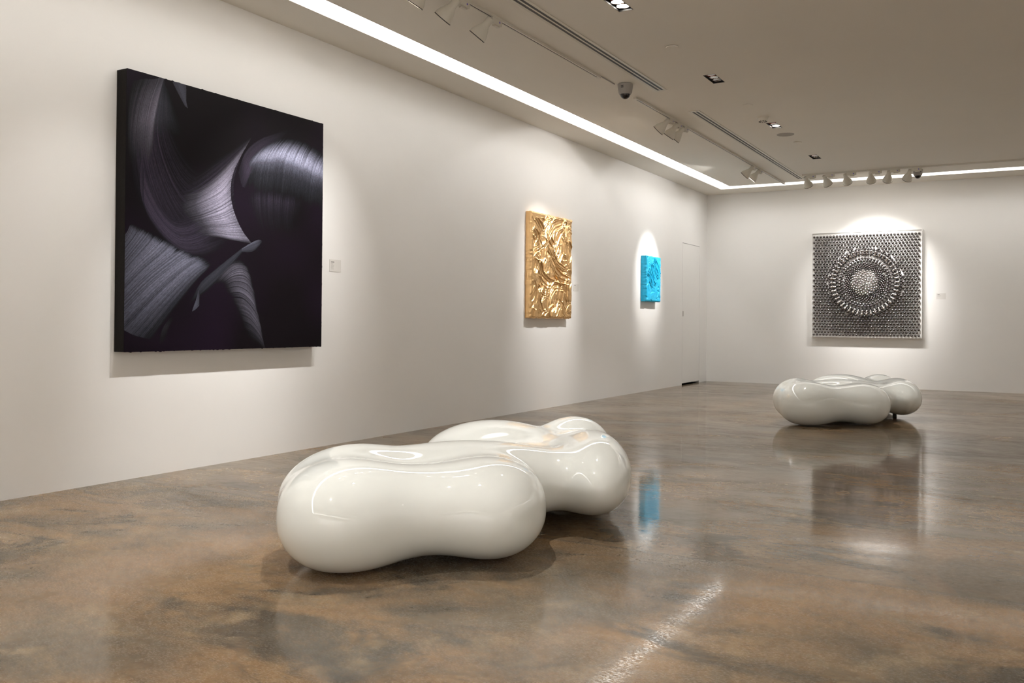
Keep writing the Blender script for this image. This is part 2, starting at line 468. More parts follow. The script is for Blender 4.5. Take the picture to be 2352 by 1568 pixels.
SPOTS = [
    # x, y, rz, target, label, group, watts, angle, blend
    (TX, 6.07, 0, (0, 5.66, 1.5), 'white track spotlight with a bright rim, rightmost of the three at the top edge', GN, 75, 56, 1),
    (TX, 5.60, 0, (0, 5.25, 1.6), 'white track spotlight at the top edge, middle of the three near the strip light', GN, 85, 56, 1),
    (TX, 5.22, 0, (0, 4.9, 1.05), 'white track spotlight cut off by the top edge, leftmost of the near track', GN, 95, 46, 1),
    (TX, 4.42, 0, (0, 4.55, .85), 'white track spotlight above the left half of the dark painting, out of frame', GN, 140, 44, 1),
    (TX, 4.10, 0, (0, 3.55, 1.35), 'white track spotlight nearest the camera on the near track, out of frame', GN, 44, 46, 1),
    (TX, 10.02, 0, (0, 9.85, 1.9), 'left white spotlight of the close trio on the side track, tilted furthest out', GM, 95, 36, .95),
    (TX, 10.30, 0, (0, 10.12, 1.25), 'middle white spotlight of the close trio on the side track', GM, 120, 46, .95),
    (TX, 10.53, 0, (0, 10.3, 1.55), 'right white spotlight of the close trio on the side track', GM, 80, 40, .95),
    (TX, 13.63, 0, (0, 13.50, 1.85), 'left white spotlight of the pair at the far end of the side track', GM, 170, 36, .75),
    (TX, 13.99, 0, (0, 13.6, 1.45), 'right white spotlight of the pair at the far end of the side track', GM, 60, 36, .95),
    (2.20, 14.85, -PI / 2, (2.60, YB, 1.5), 'first white spotlight from the left on the back track, against the grille end', GB, 85, 60, 1),
    (2.485, 14.85, -PI / 2, (3.15, YB, 1.5), 'second white spotlight from the left on the back track, tipped right', GB, 85, 62, 1),
    (2.80, 14.85, -PI / 2, (2.95, YB, 2.0), 'third white spotlight from the left on the back track', GB, 150, 60, 1),
    (3.17, 14.85, -PI / 2, (3.0, YB, 1.9), 'fourth white spotlight from the left on the back track, hanging straight', GB, 150, 60, 1),
    (3.43, 14.85, -PI / 2, (2.85, YB, 1.6), 'fifth white spotlight from the left on the back track, tipped left', GB, 75, 56, 1),
    (3.725, 14.85, -PI / 2, (2.75, YB, 1.45), 'last white spotlight on the back track, beside the small dome camera', GB, 70, 54, 1),
]
for i, s in enumerate(SPOTS):
    place_head(proto, i > 0, *s)

track('lighting_track', XR - 1.631, XR - 1.595, -2.2, 5.6, 'added white ceiling track for fill spotlights along the right-hand wall, out of frame')  # unseen tracks added to carry fill spotlights for the benches
track('lighting_track', 2.6, 7.4, YF + 1.595, YF + 1.631, 'added white ceiling track for fill spotlights along the wall behind the camera, out of frame')
GR_, GF_ = 'added fill spotlights on the right-hand track', 'added fill spotlights on the track behind the camera'
ORD = ['first', 'second', 'third', 'fourth']
for k, y_ in enumerate((-1.2, .8, 2.8)):  # spotlights added to brighten the bench fronts by wall bounce
    place_head(proto, True, XR - 1.613, y_, PI, (XR, y_ + .1, 1.5), 'added unseen fill spotlight on the right-hand track, %s from the wall behind the camera' % ORD[k], GR_, 190, 84, 1)
for k, x_ in enumerate((3.0, 4.5, 6.0, 7.2)):
    place_head(proto, True, x_, YF + 1.613, PI / 2, (x_, YF, 1.4), 'added unseen fill spotlight on the track behind the camera, %s from its left end' % ORD[k], GF_, 360, 84, 1)

# ------------------------------------------------------------------ small ceiling things
def dome_camera(x, y, s, label, rz=0, cable=None):
    t = empty('dome_camera', (x, y, H), rz)
    b = lathe('body', [(.060 * s, -.098 * s), (.068 * s, -.085 * s), (.076 * s, -.03 * s), (.078 * s, -.004 * s), (.074 * s, 0)], M_grey, t, 40)
    lathe('trim_ring', [(.050 * s, -.103 * s), (.057 * s, -.103 * s), (.061 * s, -.095 * s)], M_grey, b, 40)
    n = 12
    prof = [(.0005, -.098 * s - .052 * s)] + [(.050 * s * math.sin(a), -.098 * s - .052 * s * math.cos(a)) for a in [PI / 2 * k / n for k in range(1, n + 1)]]
    tag(lathe('dome', prof, M_dark, t, 36), 'dark smoked dome')
    bm = bmesh.new()
    for q in range(3):
        add_box(bm, -.012 * s, .012 * s, -.0785 * s, -.070 * s, (-.030 - .009 * q) * s, (-.026 - .009 * q) * s)
    obj_bm('vent_slots', bm, M_black, t)
    if cable:
        bm = bmesh.new()
        add_box(bm, cable[0] - .004 - x, cable[0] + .004 - x, cable[1] - y, cable[2] - y, -.008, 0)
        obj_bm('cable', bm, M_grey, t)
    tag(t, label, 'security camera', 'dome cameras on the ceiling')
dome_camera(1.72, 8.42, 1.0, 'grey dome security camera on the ceiling between the two side tracks', 0, (1.63, 8.04, 8.36))
dome_camera(3.715, 15.16, .92, 'small grey dome security camera beside the last back-track spotlight', .6)

for k, (x, y) in enumerate(((2.55, 7.46), (2.555, 9.84), (2.578, 12.16))):
    t = lathe('sprinkler_cover', [(.050, -.011), (.052, -.008), (.052, -.0035), (.040, -.003), (.036, 0)], M_ceil, None, 36)
    t.location = (x, y, H)
    tag(t, ['flat round ceiling cover plate nearest the camera, before the second downlight',
            'flat round ceiling cover plate just before the smoke detector',
            'flat round ceiling cover plate just beyond the round speaker'][k], 'cover plate', 'round cover plates on the ceiling')
sd = empty('smoke_detector', (2.55, 10.50, H))
lathe('base', [(.060, -.014), (.064, -.010), (.064, 0)], M_white, sd, 36)
lathe('body', [(.034, -.055), (.046, -.052), (.053, -.030), (.055, -.014)], M_white, sd, 36)
bm = bmesh.new()
for k in range(10):
    a = 2 * PI * k / 10
    Mx = Matrix.Rotation(a, 4, 'Z') @ Matrix.Translation((.0405, 0, -.0535))
    r_ = bmesh.ops.create_cube(bm, size=1, matrix=Mx @ Matrix.Diagonal((.012, .013, .008, 1)))
obj_bm('sensor_slots', bm, M_black, sd)
tag(sd, 'small white smoke detector on the ceiling before the third downlight', 'smoke detector')
sp = empty('ceiling_speaker', (2.55, 11.60, H))
lathe('rim', [(.098, -.006), (.104, -.005), (.106, 0), (.09, 0)], M_grey, sp, 44, cap0=False, cap1=False)
lathe('mesh_cover', [(.099, -.0055), (.099, -.001)], mat('speaker mesh', (.36, .33, .29), .7, bump=(400, .8, .002)), sp, 44)
tag(sp, 'flat grey round speaker in the ceiling beyond the third downlight', 'speaker')

# ------------------------------------------------------------------ wall labels
def wall_label(loc, rz, w, h, lines, label):
    t = empty('caption_sign', loc, rz)      # faces local -Y
    bm = bmesh.new(); add_box(bm, -w / 2, w / 2, -.0022, 0, -h / 2, h / 2, .0004)
    obj_bm('card', bm, M_paper, t)
    for k, (dz, x0, x1, th, dark) in enumerate(lines):
        box('printed_line', -w / 2 + x0, -w / 2 + x1, -.0027, -.00225, h / 2 - dz - th, h / 2 - dz, M_ink if dark else M_ink2, t)
    tag(t, label, 'wall label', 'caption cards beside the artworks')
LN = [(.018, .02, .062, .007, 1), (.030, .02, .052, .004, 0), (.038, .02, .046, .004, 0), (.050, .02, .06, .004, 0), (.058, .02, .055, .004, 0), (.070, .02, .052, .004, 0), (.080, .02, .056, .004, 0)]
wall_label((0, 6.105, 1.542), PI / 2, .150, .104, LN, 'small white caption card beside the large dark painting')
wall_label((0, 10.905, 1.528), PI / 2, .150, .092, LN[:1] + LN[3:4], 'small white caption card beside the gold relief panel')
wall_label((3.94, YB, 1.54), 0, .142, .098, [(.018, .018, .05, .008, 1), (.034, .018, .07, .005, 0), (.052, .018, .062, .004, 0)], 'small white caption card on the back wall beside the metal stud panel')

# ------------------------------------------------------------------ benches
LOBES = np.array([[0.1551, -1.0288, 0.2189, 0.2535, 0.2855, 0.5564, 0.2066], [0.6051, -0.4812, 0.2129, 0.1985, 0.3408, 0.5149, 0.1795],
                  [-0.1372, -0.653, 0.2595, 0.1451, 0.352, -0.0674, 0.1915], [-0.1869, 0.7482, 0.2369, 0.3733, 0.4305, -0.1974, 0.2143],
                  [0.0997, 1.3853, 0.2311, 0.2101, 0.2829, -0.157, 0.2005], [0.5916, 0.6194, 0.2428, 0.1999, 0.679, 0.4842, 0.199],
                  [0.1759, -0.0482, 0.2382, 0.5219, 0.307, 0.578, 0.1956], [0.3315, -0.6798, 0.2198, 0.4457, 0.2965, 0.8974, 0.1657],
                  [0.18, 0.55, 0.215, 0.22, 0.30, 0.3, 0.13]])
def field(P, k=.09):
    """smooth union of nine ellipsoid lobes, cut flat just above the floor"""
    acc = np.zeros(P.shape[:-1])
    for x, y, z, rx, ry, a, rz in LOBES:
        q = P - np.array([x, y, z]); c, s_ = math.cos(a), math.sin(a)
        q = np.stack([c * q[..., 0] + s_ * q[..., 1], -s_ * q[..., 0] + c * q[..., 1], q[..., 2]], -1)
        rr = np.array([rx, ry, rz])
        k0 = np.linalg.norm(q / rr, axis=-1); k1 = np.linalg.norm(q / rr ** 2, axis=-1)
        d = k0 * (k0 - 1) / (k1 + 1e-9)
        acc += np.exp(-np.clip(d, -.4, 1.2) / k)
    f = -k * np.log(acc + 1e-30)
    g = .004 - P[..., 2]; kk = .010
    return np.where(np.maximum(f, g) > .2, np.maximum(f, g), kk * np.log(np.exp(np.clip(f / kk, -60, 60)) + np.exp(np.clip(g / kk, -60, 60))))
def surface_nets(step):
    lo = np.array([LOBES[:, 0].min() - .55, LOBES[:, 1].min() - .5, -.05]); hi = np.array([LOBES[:, 0].max() + .5, LOBES[:, 1].max() + .5, .62])
    n = np.ceil((hi - lo) / step).astype(int) + 1
    ax = [lo[i] + step * np.arange(n[i]) for i in range(3)]
    G = np.stack(np.meshgrid(*ax, indexing='ij'), -1)
    D = field(G)
    s = D < 0
    nx, ny, nz = n
    c = [s[i:nx - 1 + i, j:ny - 1 + j, k:nz - 1 + k] for i in (0, 1) for j in (0, 1) for k in (0, 1)]
    cs = sum(a.astype(int) for a in c)
    act = (cs > 0) & (cs < 8)
    idx = -np.ones(act.shape, int); idx[act] = np.arange(act.sum())
    cells = np.argwhere(act)
    V = lo + step * (cells + .5)
    def proj(V, it):
        e = step * .2
        for _ in range(it):
            f = field(V)
            g = np.stack([(field(V + np.eye(3)[i] * e) - field(V - np.eye(3)[i] * e)) / (2 * e) for i in range(3)], -1)
            stp = -f[:, None] * g / np.maximum((g ** 2).sum(-1, keepdims=True), .05)
            V = V + np.clip(stp, -step, step)
        return V
    V = proj(V, 6)
    F = []
    # x edges
    for a in range(3):
        sl0 = [slice(None)] * 3; sl1 = [slice(None)] * 3
        sl0[a] = slice(0, -1); sl1[a] = slice(1, None)
        ch = s[tuple(sl0)] != s[tuple(sl1)]
        e = np.argwhere(ch); b, c_ = [(1, 2), (2, 0), (0, 1)][a]
        e = e[(e[:, b] > 0) & (e[:, c_] > 0) & (e[:, b] < n[b] - 1) & (e[:, c_] < n[c_] - 1)]
        ub = np.zeros(3, int); ub[b] = 1; uc = np.zeros(3, int); uc[c_] = 1
        q = [idx[tuple(x.T)] for x in (e, e - ub, e - ub - uc, e - uc)]
        q = np.stack(q, -1)
        ins = s[tuple(e.T)]
        q[~ins] = q[~ins][:, ::-1]
        F.append(q)
    return V, np.concatenate(F), proj
def bench_mesh():
    V, F, proj = surface_nets(.0145)
    # relax tangentially, then pull back on the surface, for clean reflections
    for _ in range(4):
        S = np.zeros_like(V); cnt = np.zeros(len(V))
        for a in range(4):
            b = (a + 1) % 4
            np.add.at(S, F[:, a], V[F[:, b]]); np.add.at(cnt, F[:, a], 1)
            np.add.at(S, F[:, b], V[F[:, a]]); np.add.at(cnt, F[:, b], 1)
        V = .4 * V + .6 * S / cnt[:, None]
        V = proj(V, 2)
    return V, F
bV, bF = bench_mesh()
bench = empty('cloud_bench', (2.5, 4.1, 0))
tag(bench, 'large glossy white lobed bench in the foreground, before the dark painting', 'bench', 'glossy white lobed benches')
obj_np('seat', bV, bF, M_bench, bench)
zmin = bV[:, 2].min()
for (lx, ly) in ((.54, .60), (-.18, .78), (.09, 1.30)):
    zc = np.linspace(-.02, .25, 136)
    fz = field(np.stack([np.full(136, lx), np.full(136, ly), zc], -1))
    zt = float(zc[np.argmax(fz < -.008)])
    bm = bmesh.new(); add_lathe(bm, [(.022, 0), (.024, .004), (.020, max(zt, .012))], 24, Matrix.Translation((lx, ly, 0)))
    obj_bm('foot', bm, M_foot, bench, True)
b2 = copy_tree(bench)
b2.location = (3.2097, 10.9871, 0); b2.rotation_euler = (0, 0, -.1891); b2.scale = (.994, .994, .994)
tag(b2, 'glossy white lobed bench further back, before the metal stud panel', 'bench', 'glossy white lobed benches')

# ------------------------------------------------------------------ artworks
rng = np.random.default_rng(7)
def smooth_noise(nu, nv, cu, cv, r=rng):
    """bicubic-ish value noise on a nu x nv grid with cu x cv cells"""
    g = r.random((cu + 3, cv + 3))
    u = np.linspace(0, cu, nu); v = np.linspace(0, cv, nv)
    iu = np.minimum(u.astype(int), cu - 1); iv = np.minimum(v.astype(int), cv - 1)
    fu = u - iu; fv = v - iv
    fu = fu * fu * (3 - 2 * fu); fv = fv * fv * (3 - 2 * fv)
    a = g[iu][:, iv]; b_ = g[iu + 1][:, iv]; c_ = g[iu][:, iv + 1]; d_ = g[iu + 1][:, iv + 1]
    FU, FV = fu[:, None], fv[None]
    return (a * (1 - FU) + b_ * FU) * (1 - FV) + (c_ * (1 - FU) + d_ * FU) * FV

def grid_faces(nu, nv):
    i, j = np.meshgrid(np.arange(nu - 1), np.arange(nv - 1), indexing='ij')
    a = i * nv + j
    return np.stack([a, a + nv, a + nv + 1, a + 1], -1).reshape(-1, 4)

# --- the large dark painting: one near-black paint, combed-relief sheen put into the colour
PY0, PY1, PZ0, PZ1, PD = 3.923, 5.826, .852, 2.706, .10
def px_to_uv(x, y):
    """photo measurement on the painting front -> (u to the right, v up), both 0..1"""
    CAMf, yaw, pitch, roll = 2099.385, .51744, .00699, .00748
    fw = np.array([-math.sin(yaw) * math.cos(pitch), math.cos(yaw) * math.cos(pitch), math.sin(pitch)])
    r0 = np.array([math.cos(yaw), math.sin(yaw), 0]); u0 = np.cross(r0, fw)
    r_ = r0 * math.cos(roll) + u0 * math.sin(roll); up = np.cross(r_, fw)
    d = fw + r_ * (x - 1176) / CAMf - up * (y - 723.93) / CAMf
    t = (PD - 5.23864) / d[0]
    return ((t * d[1] - PY0) / (PY1 - PY0), (1.07 + t * d[2] - PZ0) / (PZ1 - PZ0))
def spline(pts, n):
    P = np.array(pts, float)
    P = np.vstack([2 * P[0] - P[1], P, 2 * P[-1] - P[-2]])
    t = np.linspace(0, len(pts) - 1 - 1e-6, n); i = t.astype(int); f = (t - i)[:, None]
    p0, p1, p2, p3 = P[i], P[i + 1], P[i + 2], P[i + 3]
    return .5 * (2 * p1 + (p2 - p0) * f + (2 * p0 - 5 * p1 + 4 * p2 - p3) * f ** 2 + (3 * p1 - p0 - 3 * p2 + p3) * f ** 3)
NU, NV = 700, 700
def sheaf(img, rel, fibres, profT, profS, gain, tint, ns=1150, nt=850, fib=.55, seed=0, over=.0):
    """lay a comb of strokes; fibres = list of polylines (photo pixels), from first stroke to last"""
    r = np.random.default_rng(seed)
    K = [spline(f, nt) for f in fibres]                    # each nt x 2
    K = np.stack(K)                                        # m x nt x 2
    m = len(K); S = spline(np.arange(m)[:, None], ns)[:, 0]
    i = np.minimum(S.astype(int), m - 2); f = np.clip(S - i, 0, 1)
    Kp = np.concatenate([2 * K[:1] - K[1:2], K, 2 * K[-1:] - K[-2:-1]])
    p0, p1, p2, p3 = Kp[i], Kp[i + 1], Kp[i + 2], Kp[i + 3]
    f = f[:, None, None]
    W = .5 * (2 * p1 + (p2 - p0) * f + (2 * p0 - 5 * p1 + 4 * p2 - p3) * f ** 2 + (3 * p1 - p0 - 3 * p2 + p3) * f ** 3)
    u, v = px_to_uv_arr(W)
    n1 = np.interp(np.linspace(0, 1, ns), np.linspace(0, 1, ns // 3), r.random(ns // 3))
    n2 = np.interp(np.linspace(0, 1, ns), np.linspace(0, 1, ns // 11), r.random(ns // 11))
    n3 = np.interp(np.linspace(0, 1, ns), np.linspace(0, 1, ns // 50), r.random(ns // 50))
    nz = .68 * n1 + .24 * n2 + .08 * n3
    nz = np.clip((nz - .5) * 1.5 + .5, 0, 1)
    thin = np.interp(np.arange(ns), np.arange(0, ns, 3), (r.random(len(np.arange(0, ns, 3))) < .09) * 1.0)
    nz = nz * (1 - .8 * thin)
    jit = (n1 - .5) * .22 + (n2 - .5) * .16 + (n3 - .5) * .16     # each bristle starts and ends on its own
    t = np.linspace(0, 1, nt)
    T = np.clip((t[None] - .5) * (1 + np.abs(jit[:, None]) * 1.3) + .5 + jit[:, None] * .30, 0, 1)
    bt = np.interp(T, [p[0] for p in profT], [p[1] for p in profT])
    bs = np.interp(np.linspace(0, 1, ns), [p[0] for p in profS], [p[1] for p in profS])
    fine = r.random((ns // 2, nt // 14)); fine = np.repeat(np.repeat(fine, 2, 0), 14, 1)
    fz = np.ones((ns, nt)); fz[:fine.shape[0], :fine.shape[1]] = .60 + .8 * fine
    val = bt * bs[:, None] * ((1 - fib) + fib * 2 * nz[:, None]) * fz
    iu = u * (NU - 1); iv = v * (NV - 1)
    ok = (iu >= 0) & (iu < NU - 1) & (iv >= 0) & (iv < NV - 1)
    a = iu[ok].astype(int); b = iv[ok].astype(int); fu = iu[ok] - a; fv = iv[ok] - b
    acc = np.zeros((NU, NV)); wt = np.zeros((NU, NV)); hh = np.zeros((NU, NV))
    vv = val[ok]; hn = np.broadcast_to((nz * 1.0)[:, None], val.shape)[ok]
    for da, db, w in ((0, 0, (1 - fu) * (1 - fv)), (1, 0, fu * (1 - fv)), (0, 1, (1 - fu) * fv), (1, 1, fu * fv)):
        np.add.at(acc, (a + da, b + db), vv * w); np.add.at(wt, (a + da, b + db), w); np.add.at(hh, (a + da, b + db), hn * w)
    has = wt > .02
    A = np.where(has, acc / np.maximum(wt, 1e-6), 0); Hh = np.where(has, hh / np.maximum(wt, 1e-6), 0)
    cov = np.where(has, np.clip(wt / 1.0, 0, 1), 0)
    val = (A * gain * .56)[..., None] * np.array(tint)
    img[:] = img * (1 - over * cov[..., None]) * 1.0
    img[:] = np.maximum(img, val)
    rel[:] = np.maximum(rel, np.clip(A, 0, 1) * (.35 + .65 * Hh))
def px_to_uv_arr(W):
    CAMf, yaw, pitch, roll = 2099.385, .51744, .00699, .00748
    fw = np.array([-math.sin(yaw) * math.cos(pitch), math.cos(yaw) * math.cos(pitch), math.sin(pitch)])
    r0 = np.array([math.cos(yaw), math.sin(yaw), 0]); u0 = np.cross(r0, fw)
    r_ = r0 * math.cos(roll) + u0 * math.sin(roll); up = np.cross(r_, fw)
    d = fw + r_ * ((W[..., 0] - 1176) / CAMf)[..., None] - up * ((W[..., 1] - 723.93) / CAMf)[..., None]
    t = (PD - 5.23864) / d[..., 0]
    return (t * d[..., 1] - PY0) / (PY1 - PY0), (1.07 + t * d[..., 2] - PZ0) / (PZ1 - PZ0)

def dark_painting():
    img = np.zeros((NU, NV, 3)); rel = np.zeros((NU, NV))
    base = np.array([.0030, .0014, .0030])
    img[:] = base
    nzb = smooth_noise(NU, NV, 5, 5)[..., None]
    img += np.array([.0040, .0014, .0062]) * np.clip(nzb - .35, 0, 1) * 1.6
    V_ = (.96, .90, 1.20); Bc = (.88, .90, 1.24); P_ = (.98, .78, 1.30)
    # long faint strands falling from the top-left into the centre
    sheaf(img, rel, [[(300, 215), (296, 330), (300, 430), (330, 540)], [(330, 230), (322, 340), (350, 460), (420, 570)],
                     [(352, 240), (352, 350), (400, 480), (490, 590)], [(368, 215), (385, 330), (440, 420), (520, 400)], [(372, 200), (410, 330), (480, 390), (560, 335)]],
          [(0, .8), (.3, .55), (.6, .32), (1, 0)], [(0, .0), (.3, .9), (.6, .8), (1, .0)], .105, P_, seed=1, fib=.8)
    # top-left sheaf
    sheaf(img, rel, [[(296, 190), (292, 240), (291, 300), (292, 360)], [(330, 182), (312, 240), (303, 310), (302, 390)], [(352, 183), (334, 240), (325, 300), (322, 400)],
                     [(375, 178), (356, 230), (343, 300), (336, 410)], [(376, 180), (366, 232), (356, 292), (352, 380)]],
          [(0, .35), (.25, .75), (.55, 1), (.8, .4), (1, 0)], [(0, .0), (.35, .35), (.65, .75), (.88, 1), (1, .0)], .30, V_, seed=2, fib=.6)
    sheaf(img, rel, [[(376, 184), (364, 240), (356, 292), (366, 340)], [(380, 200), (380, 240), (382, 280), (392, 320)], [(392, 215), (402, 250), (418, 290), (436, 330)]],
          [(0, .25), (.3, .7), (.6, .6), (1, 0)], [(0, 1), (.4, .8), (1, .0)], .13, Bc, seed=3, fib=.7)
    sheaf(img, rel, [[(397, 188), (408, 210), (424, 240), (430, 247)], [(412, 191), (417, 208), (426, 236), (430, 247)], [(426, 196), (427, 210), (427, 232), (430, 247)]],
          [(0, .8), (.6, 1), (1, .8)], [(0, .7), (.5, 1), (1, .8)], .12, Bc, seed=4, fib=.4)
    # outer glow of the wave, reaching back left
    sheaf(img, rel, [[(380, 395), (440, 395), (500, 362), (578, 312)], [(372, 440), (430, 442), (490, 405), (560, 340)], [(372, 490), (420, 500), (480, 480), (536, 420)], [(400, 540), (450, 545), (500, 535), (545, 500)]],
          [(0, 0), (.4, .3), (.75, .7), (1, .6)], [(0, .0), (.4, .8), (1, .0)], .11, P_, seed=5, fib=.7)
    sheaf(img, rel, [[(338, 300), (346, 400), (400, 492), (500, 440)], [(330, 320), (336, 430), (410, 530), (520, 480)], [(326, 340), (330, 460), (420, 566), (540, 530)], [(330, 360), (340, 500), (440, 592), (560, 560)]],
          [(0, .7), (.3, .9), (.6, .8), (.85, .5), (1, 0)], [(0, 0), (.3, 1), (.7, .7), (1, 0)], .075, P_, seed=25, fib=.95)
    # the bright wave
    sheaf(img, rel, [[(424, 432), (470, 420), (520, 378), (578, 314)], [(408, 448), (466, 436), (516, 398), (556, 352)], [(405, 468), (462, 452), (508, 420), (538, 388)],
                     [(410, 490), (460, 470), (505, 448), (530, 420)], [(424, 500), (465, 490), (505, 472), (530, 455)], [(434, 520), (474, 508), (510, 502), (538, 490)],
                     [(436, 538), (482, 528), (520, 530), (556, 530)], [(450, 548), (494, 545), (535, 552), (578, 560)]],
          [(0, 0), (.25, .14), (.5, .62), (.72, 1), (.9, .88), (1, .6)], [(0, .0), (.1, .55), (.3, 1), (.55, .95), (.8, .72), (.95, .5), (1, .0)], .52, V_, seed=6, fib=.62)
    # strands between wave and roll, then the roll
    sheaf(img, rel, [[(660, 300), (600, 320), (565, 350), (548, 395)], [(650, 312), (605, 335), (575, 370), (556, 425)], [(640, 325), (604, 352), (580, 385), (562, 430)]],
          [(0, .1), (.4, .6), (.8, .8), (1, .3)], [(0, .5), (.5, .9), (1, .8)], .12, P_, seed=7, fib=.8)
    sheaf(img, rel, [[(606, 330), (578, 360), (562, 392), (552, 440)], [(625, 322), (598, 352), (580, 388), (570, 450)], [(648, 316), (624, 346), (608, 382), (598, 456)],
                     [(676, 318), (656, 346), (644, 382), (636, 458)], [(708, 328), (692, 358), (682, 396), (674, 466)], [(742, 350), (727, 376), (718, 412), (710, 480)], [(775, 370), (760, 396), (750, 432), (742, 500)]],
          [(0, 0), (.10, .08), (.24, .45), (.38, 1), (.50, .9), (.62, .28), (.76, .07), (1, .0)], [(0, .0), (.12, .5), (.3, .9), (.55, 1), (.85, .8), (1, .6)], .66, Bc, seed=8, fib=.45)
    sheaf(img, rel, [[(562, 425), (566, 470), (575, 520), (590, 560)], [(620, 430), (618, 470), (620, 510), (630, 560)], [(700, 445), (694, 480), (690, 520), (690, 560)]],
          [(0, 0), (.22, .8), (.5, .35), (1, 0)], [(0, 0), (.3, .9), (.8, .8), (1, 0)], .045, P_, seed=9, fib=.8)
    # lower-left fan: strokes end in a feathered edge along their upper tips
    sheaf(img, rel, [[(256, 590), (276, 556), (292, 534), (302, 512)], [(256, 640), (296, 592), (324, 558), (344, 532)], [(256, 690), (320, 622), (366, 582), (392, 556)],
                     [(262, 735), (340, 656), (404, 604), (440, 580)], [(300, 765), (378, 680), (440, 622), (482, 596)], [(350, 780), (414, 692), (456, 640), (486, 612)]],
          [(0, .35), (.35, .75), (.7, 1), (.86, .95), (1, 0)], [(0, .35), (.2, .75), (.5, 1), (.75, .75), (.92, .35), (1, .0)], .25, Bc, seed=10, fib=.7)
    sheaf(img, rel, [[(366, 790), (372, 760), (384, 740), (400, 720)], [(380, 780), (384, 758), (392, 740), (404, 724)]], [(0, .3), (.5, 1), (1, 0)], [(0, 1), (1, .7)], .03, V_, seed=11, fib=.9)
    # sweep falling to the lower right
    sheaf(img, rel, [[(488, 655), (506, 628), (530, 604), (560, 596)], [(500, 650), (522, 626), (548, 612), (574, 622)], [(512, 650), (536, 636), (562, 636), (584, 660)],
                     [(520, 664), (548, 660), (574, 676), (592, 708)], [(534, 688), (562, 694), (586, 722), (602, 756)], [(552, 730), (576, 742), (598, 770), (610, 800)], [(566, 780), (584, 786), (604, 800), (618, 820)]],
          [(0, .05), (.3, .75), (.6, 1), (.88, .6), (1, 0)], [(0, .2), (.25, 1), (.6, .75), (.85, .4), (1, .0)], .15, V_, seed=12, fib=.85)
    # twisted ribbon with its two free tips
    sheaf(img, rel, [[(440, 690), (462, 650), (500, 616), (560, 568)], [(441, 691), (470, 657), (506, 624), (560, 570)], [(442, 692), (480, 662), (516, 626), (561, 573)]],
          [(0, .2), (.3, .9), (.6, 1), (1, .9)], [(0, .7), (.3, 1), (.8, .8), (1, .3)], .055, Bc, seed=13, fib=.95, over=.1)
    sheaf(img, rel, [[(556, 572), (575, 560), (592, 552), (599, 552)], [(556, 575), (578, 568), (594, 562), (600, 556)], [(558, 578), (574, 578), (584, 574), (590, 570)]],
          [(0, .9), (.5, 1), (1, .3)], [(0, 1), (1, .3)], .12, Bc, seed=14, fib=.95)
    sheaf(img, rel, [[(456, 668), (452, 685), (447, 700), (442, 714)], [(457, 680), (456, 690), (450, 704), (442, 714)], [(457, 700), (455, 702), (450, 708), (442, 714)]],
          [(0, .5), (.6, 1), (1, .8)], [(0, 1), (1, .7)], .12, Bc, seed=15, fib=.95)
    # canvas grain
    g = rng.random((NU, NV))[..., None]
    img *= (.82 + .36 * g)
    return np.clip(img, 0, 1), rel
img, rel = dark_painting()
root = empty('abstract_picture', (0, (PY0 + PY1) / 2, (PZ0 + PZ1) / 2))
tag(root, 'large near-black abstract painting with silvery combed strokes on the left wall', 'painting')
cy, cz = root.location.y, root.location.z
y = np.linspace(PY0, PY1, NU) - cy; z = np.linspace(PZ0, PZ1, NV) - cz
Yg, Zg = np.meshgrid(y, z, indexing='ij')
Xg = PD + rel * .0016
# ragged paint edge
edge = np.zeros((NU, NV))
eb = np.interp(np.arange(NU), np.arange(0, NU + 4, 4), np.maximum(rng.random(NU // 4 + 1) - .70, 0) ** 2 * .06)
et = np.interp(np.arange(NU), np.arange(0, NU + 5, 5), np.maximum(rng.random(NU // 5 + 1) - .86, 0) ** 2 * .25)
er = np.interp(np.arange(NV), np.arange(0, NV + 5, 5), np.maximum(rng.random(NV // 5 + 1) - .86, 0) ** 2 * .12)
Zg[:, 0] -= eb; Zg[:, -1] += et; Yg[-1, :] += er; Yg[0, :] -= er[::-1] * .5
V = np.stack([Xg, Yg, Zg], -1).reshape(-1, 3)
paint = obj_np('paint_surface', V, grid_faces(NU, NV), None, root)
ca = paint.data.color_attributes.new('paint', 'FLOAT_COLOR', 'POINT')
ca.data.foreach_set('color', np.concatenate([img.reshape(-1, 3), np.ones((NU * NV, 1))], 1).astype(np.float32).ravel())
mp = bpy.data.materials.new('combed oil paint'); mp.use_nodes = True
b = mp.node_tree.nodes['Principled BSDF']; b.inputs['Roughness'].default_value = .5; b.inputs['Specular IOR Level'].default_value = .12
at = mp.node_tree.nodes.new('ShaderNodeAttribute'); at.attribute_name = 'paint'
mp.node_tree.links.new(at.outputs['Color'], b.inputs['Base Color'])
paint.data.materials.append(mp)
bm = bmesh.new(); add_box(bm, 0, PD - .002, PY0 - cy + .001, PY1 - cy - .001, PZ0 - cz + .001, PZ1 - cz - .001, .003)
obj_bm('canvas', bm, M_canvas_side, root)

